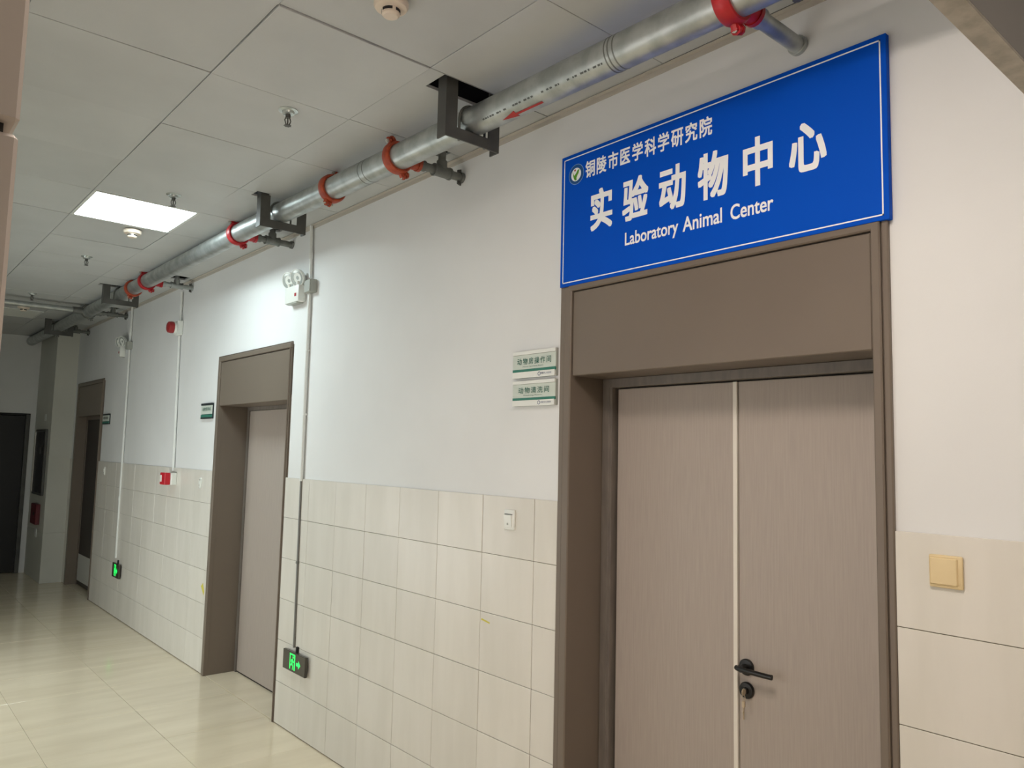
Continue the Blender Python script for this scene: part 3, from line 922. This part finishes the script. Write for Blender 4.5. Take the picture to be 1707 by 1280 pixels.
bracket(7.47, 1.632, 1.925, 'small grey steel U bracket by the orange coupling, third from the viewer')
bracket(10.10, 1.640, 1.925, 'dim steel U bracket above the far pillar', wd=0.06)

# ------------------------------------------------------------------ ceiling fittings
def panel_lamp(j, mat, label, i=2):
    y0, y1 = ys_c[j], ys_c[j + 1]
    x0, x1 = xs_c[i], xs_c[i + 1]
    t = thing('ceiling_light', ((x0 + x1) / 2, (y0 + y1) / 2, CEIL), label, 'light')
    mb = MB()
    f = 0.020
    for (a, b, c, d) in ((x0 + .002, x0 + f, y0 + .002, y1 - .002), (x1 - f, x1 - .002, y0 + .002, y1 - .002), (x0 + f, x1 - f, y0 + .002, y0 + f), (x0 + f, x1 - f, y1 - f, y1 - .002)):
        mb.box(a, b, c, d, CEIL - 0.002, CEIL + 0.02, bev=0.001)
    build('frame', mb, M['alu'], t)
    build('diffuser', MB().box(x0 + f - 0.001, x1 - f + 0.001, y0 + f - 0.001, y1 - f + 0.001, CEIL + 0.001, CEIL + 0.012), mat, t)
panel_lamp(near_j, M['panel_near'], 'lit square ceiling light just above the view', 1)
panel_lamp(back_j, M['panel_back'], 'unseen ceiling light added behind the viewer to light the board header')  # added lamp, out of view; brightens the header board and left jamb
panel_lamp(lit_j, M['panel_on'], 'bright white square ceiling light, lit')
panel_lamp(dim_j, M['panel_off'], 'unlit grey square ceiling light far down the corridor')

def smoke(x, y, label, r=0.055):
    t = thing('smoke_detector', (x, y, CEIL), label, 'smoke detector')
    k = r / 0.055
    build('base', MB().lathe((x, y, CEIL - 0.0005), (0, 0, -1), [(0, 0), (0.050 * k, 0), (0.055 * k, 0.006), (0.055 * k, 0.018), (0.050 * k, 0.026), (0.032 * k, 0.030), (0, 0.030)], n=32), M['cream'], t)
    ch = build('chamber', MB().lathe((x, y, CEIL - 0.028), (0, 0, -1), [(0, 0), (0.030 * k, 0), (0.028 * k, 0.020), (0.022 * k, 0.025), (0, 0.026)], n=28), M['cream'], t)
    mb = MB()
    n = 16
    for i in range(n):
        if i % 4 == 3: continue
        a, b = 2 * PI * i / n, 2 * PI * (i + 1) / n
        q = 0.0302 * k
        mb.prism([(x + q * math.cos(a), y + q * math.sin(a), CEIL - 0.033), (x + q * math.cos(b), y + q * math.sin(b), CEIL - 0.033), (x + q * math.cos(b), y + q * math.sin(b), CEIL - 0.042), (x + q * math.cos(a), y + q * math.sin(a), CEIL - 0.042)], (-0.001 * math.cos(a), -0.001 * math.sin(a), 0))
    build('slot', mb, M['blackm'], ch)
smoke(1.20, 2.02, 'cream round smoke detector cut by the top edge of the view')
smoke(1.335, 5.42, 'cream smoke detector beside the lit ceiling light')
smoke(1.31, 9.33, 'cream smoke detector beside the unlit far ceiling light')

def sprinkler(x, y, label, tone='steel'):
    t = thing('sprinkler', (x, y, CEIL), label, 'sprinkler')
    build('escutcheon', MB().lathe((x, y, CEIL - 0.0005), (0, 0, -1), [(0, 0), (0.040, 0), (0.040, 0.003), (0.026, 0.006), (0.024, 0.016), (0.012, 0.018), (0, 0.018)], n=24), M['lens'], t)
    mb = MB()
    mb.cyl((x, y, CEIL - 0.017), (x, y, CEIL - 0.034), 0.011, n=12)
    for s in (-1, 1):
        mb.tube([(x + s * 0.009, y, CEIL - 0.033), (x + s * 0.013, y, CEIL - 0.045), (x + s * 0.008, y, CEIL - 0.060), (x, y, CEIL - 0.066)], 0.0025, n=6)
    mb.cyl((x, y, CEIL - 0.034), (x, y, CEIL - 0.064), 0.003, n=8)
    build('body', mb, M['steel'], t)
    mb = MB().cyl((x, y, CEIL - 0.0665), (x, y, CEIL - 0.068), 0.014, n=14)
    for k in range(7):
        a = 2 * PI * k / 7
        mb.box(x + 0.014 * math.cos(a) - 0.002, x + 0.014 * math.cos(a) + 0.002, y + 0.014 * math.sin(a) - 0.002, y + 0.014 * math.sin(a) + 0.002, CEIL - 0.068, CEIL - 0.0665)
    build('deflector', mb, M['steel'], t)
sprinkler(1.305, 2.995, 'metal ceiling sprinkler nearest the viewer, alone on its panel')
sprinkler(1.304, 4.48, 'metal ceiling sprinkler in front of the lit ceiling light')
sprinkler(1.285, 6.46, 'small metal ceiling sprinkler beyond the lit ceiling light')
sprinkler(1.246, 8.45, 'tiny dim ceiling sprinkler just before the crossing pipe')

# ------------------------------------------------------------------ conduits
def conduit(y0, z0, y1, z1, label, mat, r=0.011, clips=(), couplers=()):
    x = D - 0.0135
    t = thing('conduit', (D, (y0 + y1) / 2, min(z0, z1)), label, 'conduit')
    build('tube', MB().cyl((x, y0, z0), (x, y1, z1), r, n=14), mat, t)
    for q in clips:
        yy = y0 + (y1 - y0) * (q - z0) / (z1 - z0)
        mb = MB()
        mb.box(D - 0.024, D - 0.0002, yy - r - 0.002, yy + r + 0.002, q - 0.007, q + 0.007, bev=0.002)
        build('clip', mb, mat, t)
    for q in couplers:
        yy = y0 + (y1 - y0) * (q - z0) / (z1 - z0)
        build('coupler', MB().cyl((x, yy, q - 0.02), (x, yy, q + 0.02), r + 0.003, n=14), mat, t)
# nearest run: ceiling - junction box - exit sign
conduit(4.465, CEIL - 0.001, 4.445, 2.757, 'white conduit from the ceiling to the emergency light box', M['conduit'], couplers=(2.90,))
conduit(4.447, 2.665, 4.44, 1.49, 'white conduit below the emergency light down to the tiles', M['conduit'], clips=(2.30, 1.90))
conduit(4.44, 1.49, 4.43, 0.50, 'grey conduit over the tiles down to the near exit sign', M['conduit_grey'], r=0.008, clips=(1.0,))
# middle run: branch pipe - sounder - call point
conduit(6.93, 3.03, 6.93, 2.775, 'short white conduit above the red alarm sounder', M['conduit'], couplers=(2.90,))
conduit(6.93, 2.64, 6.87, 1.475, 'white conduit between the red sounder and the red call point', M['conduit'], couplers=(2.3,))
# far run
conduit(8.48, CEIL - 0.001, 8.48, 2.74, 'white conduit above the far emergency light', M['conduit'], couplers=(2.82,))
conduit(8.48, 2.655, 8.46, 0.565, 'long white conduit down to the far exit sign', M['conduit'], couplers=(1.15,))

# junction boxes
def jbox(y0, y1, z0, z1, label, mat):
    t = thing('junction_box', (D, (y0 + y1) / 2, z0), label, 'junction box')
    build('body', MB().box(D - 0.045, D - 0.0002, y0, y1, z0, z1, bev=0.004), mat, t)
    mb = MB().box(D - 0.049, D - 0.0448, y0 + 0.004, y1 - 0.004, z0 + 0.004, z1 - 0.004, bev=0.0015)
    ld = build('cover', mb, mat, t)
    mb = MB()
    for (a, b) in ((y0 + 0.012, z0 + 0.012), (y1 - 0.012, z1 - 0.012)):
        mb.cyl((D - 0.0492, a, b), (D - 0.0505, a, b), 0.003, n=8)
    build('screw', mb, M['bolt'], ld)
jbox(4.375, 4.460, 2.655, 2.738, 'grey junction box beside the near emergency light', M['box_grey'])
jbox(8.435, 8.525, 2.658, 2.738, 'dim junction box beside the far emergency light', M['box_grey'])
jbox(6.885, 6.975, 2.645, 2.770, 'white mounting box behind the red alarm sounder', M['plastic'])

# ------------------------------------------------------------------ emergency twin-head lights
def emergency_light(y0, y1, z0, z1, label):
    y0, y1, z0, z1 = PJ(y0, y1, z0, z1, 0.055)
    ym = (y0 + y1) / 2
    t = thing('emergency_light', (D, ym, z0), label, 'emergency light')
    build('housing', MB().box(D - 0.055, D - 0.0002, y0, y1, z0, z1, bev=0.006, seg=2), M['plastic'], t)
    build('base_lip', MB().box(D - 0.050, D - 0.004, y0 + 0.03, y1 - 0.02, z0 - 0.006, z0 + 0.003), M['box_grey'], t)
    build('indicator', MB().box(D - 0.0562, D - 0.0545, y0 + 0.030, y0 + 0.055, z0 + 0.035, z0 + 0.055), M['red'], t)
    for s, dy in ((1, 0.062), (-1, -0.062)):
        c = Vector((D - 0.045, ym + dy - 0.01, z1 + 0.045))
        ax = Vector((-0.90, -0.30, -0.28)).normalized()
        hd_ = build('lamp_head', MB().lathe(c + ax * -0.02, ax, [(0, -0.012), (0.030, -0.008), (0.050, 0.010), (0.056, 0.030), (0.056, 0.036), (0.052, 0.037), (0.050, 0.034), (0, 0.028)], n=26), M['plastic'], t)
        build('reflector', MB().lathe(c + ax * 0.009, ax, [(0, 0.0), (0.024, 0.001), (0.044, 0.0058), (0.0495, 0.0068)], n=26), M['lens'], hd_)
        build('neck', MB().cyl((c.x, c.y, z1 - 0.004), (c.x - 0.002, c.y, z1 + 0.020), 0.011, 0.013, n=12), M['plastic'], t)
emergency_light(4.522, 4.845, 2.617, 2.752, 'white twin-head emergency light on the wall right of the middle door')
emergency_light(8.68, 8.94, 2.60, 2.735, 'dim twin-head emergency light on the far conduit')
# ------------------------------------------------------------------ exit signs
def exit_sign(y0, y1, z0, z1, label):
    y0, y1, z0, z1 = PJ(y0, y1, z0, z1, 0.038)
    t = thing('exit_sign', (D, (y0 + y1) / 2, z0), label, 'exit sign')
    W_, H_ = y1 - y0, z1 - z0
    conv = lambda u, v: (y1 - u * W_, z0 + v * H_)
    x0 = D - 0.038
    build('backing', MB().box(D - 0.022, D - 0.008, y0 + 0.03, y1 - 0.03, z0 + 0.02, z1 - 0.02), M['blackm'], t)
    build('panel', MB().box(x0, D - 0.020, y0, y1, z0, z1, bev=0.002), M['exit'], t)
    xf = x0 - 0.0006
    mb = MB()
    asp = W_ / H_
    def bar(p, q, w):
        pu, pv = Vector((p[0] * asp, p[1])), Vector((q[0] * asp, q[1]))
        d = (pv - pu).normalized()
        nn = Vector((-d.y, d.x)) * w / 2
        mb.prism([(xf,) + conv(a.x / asp, a.y) for a in (pu - nn, pv - nn, pv + nn, pu + nn)], (0.0005, 0, 0))
    bar((0.335, 0.12), (0.335, 0.90), 0.07)
    bar((0.545, 0.12), (0.545, 0.90), 0.11)
    bar((0.32, 0.885), (0.56, 0.885), 0.07)
    # running man
    bar((0.455, 0.66), (0.425, 0.42), 0.10)
    bar((0.425, 0.44), (0.475, 0.30), 0.075); bar((0.475, 0.30), (0.460, 0.13), 0.07)
    bar((0.425, 0.43), (0.385, 0.33), 0.075); bar((0.385, 0.33), (0.345, 0.34), 0.06)
    bar((0.455, 0.63), (0.495, 0.52), 0.055); bar((0.495, 0.52), (0.525, 0.56), 0.05)
    bar((0.450, 0.63), (0.400, 0.60), 0.055); bar((0.400, 0.60), (0.385, 0.50), 0.05)
    mb.prism([(xf,) + conv((0.475 * asp + 0.058 * math.cos(2 * PI * k / 12)) / asp, 0.755 + 0.058 * math.sin(2 * PI * k / 12)) for k in range(12)], (0.0005, 0, 0))
    build('pictogram', mb, M['green'], t, label='glowing green running figure in a doorway')
    mb = MB()
    mb.prism([(xf,) + conv(u, v) for u, v in ((0.62, 0.41), (0.72, 0.41), (0.72, 0.57), (0.62, 0.57))], (0.0005, 0, 0))
    mb.prism([(xf,) + conv(u, v) for u, v in ((0.715, 0.28), (0.80, 0.49), (0.715, 0.70))], (0.0005, 0, 0))
    build('arrow', mb, M['green'], t, label='glowing green arrow pointing right')
    build('cable_gland', MB().cyl((D - 0.0135, y0 + 0.52 * W_, z1 - 0.002), (D - 0.0135, y0 + 0.52 * W_, z1 + 0.03), 0.011, n=12), M['blackm'], t)
exit_sign(4.232, 4.605, 0.345, 0.482, 'dark glass exit sign with green figure low on the wall right of the middle door')
exit_sign(8.24, 8.63, 0.365, 0.525, 'small dark exit sign with green figure at the foot of the far conduit')

# ------------------------------------------------------------------ red sounder and call point
t = thing('alarm_sounder', (D, 6.93, 2.70), 'round red alarm sounder high on the wall', 'alarm')
ax = Vector((-1, 0, 0))
build('body', MB().lathe((D - 0.049, 6.93, 2.708), ax, [(0, 0), (0.050, 0), (0.052, 0.012), (0.050, 0.02), (0, 0.02)], n=28), M['plastic'], t)
build('dome', MB().lathe((D - 0.068, 6.93, 2.708), ax, [(0, 0), (0.050, 0), (0.052, 0.020), (0.048, 0.042), (0.036, 0.050), (0, 0.053)], n=28), M['red_dome'], t)
t = thing('call_point', (D, 6.9, 1.36), 'red manual call point on a white box at the top of the tiles', 'call point')
build('back_box', MB().box(D - 0.055, D - 0.009, 6.775, 6.895, 1.362, 1.462, bev=0.004), M['plastic'], t)
build('body', MB().box(D - 0.100, D - 0.055, 6.80, 6.93, 1.362, 1.462, bev=0.004), M['redbox'], t)
build('glass_pane', MB().box(D - 0.102, D - 0.0995, 6.88, 6.922, 1.385, 1.44, bev=0.001), M['plastic'], t)

# ------------------------------------------------------------------ fittings on the pillar's dark side
t = thing('hose_cabinet', (PX, 11.25, 1.0), 'dark glazed fire hose cabinet on the shaded side of the pillar', 'cabinet')
build('box', MB().box(PX - 0.030, PX - 0.001, 11.00, 11.62, 1.04, 1.86, bev=0.004), M['steel'], t)
dr = build('door', MB().box(PX - 0.036, PX - 0.030, 11.03, 11.59, 1.07, 1.83, bev=0.002), M['dark_glass'], t)
build('edge_strip', MB().box(PX - 0.040, PX - 0.030, 11.585, 11.605, 1.07, 1.83), M['bolt'], dr)
build('label', MB().box(PX - 0.0375, PX - 0.0355, 11.18, 11.32, 1.55, 1.64), M['steel'], dr)
t = thing('notice_tag', (PX, 11.2, 1.98), 'small white tag above the dark hose cabinet', 'tag')
build('card', MB().box(PX - 0.006, PX - 0.001, 11.17, 11.27, 1.965, 2.05, bev=0.001), M['plastic'], t)
t = thing('notice_tag', (PX, 11.3, 0.52), 'small white tag low on the shaded side of the pillar', 'tag')
build('card', MB().box(PX - 0.006, PX - 0.001, 11.24, 11.35, 0.52, 0.62, bev=0.001), M['plastic'], t)
t = thing('fire_box', (PX, 11.3, 0.66), 'dull red fire box below the dark hose cabinet', 'fire box')
build('body', MB().box(PX - 0.05, PX - 0.001, 11.12, 11.45, 0.68, 0.93, bev=0.005), M['redbox_dull'], t)
build('latch', MB().box(PX - 0.056, PX - 0.049, 11.2, 11.24, 0.79, 0.83), M['blackm'], t)
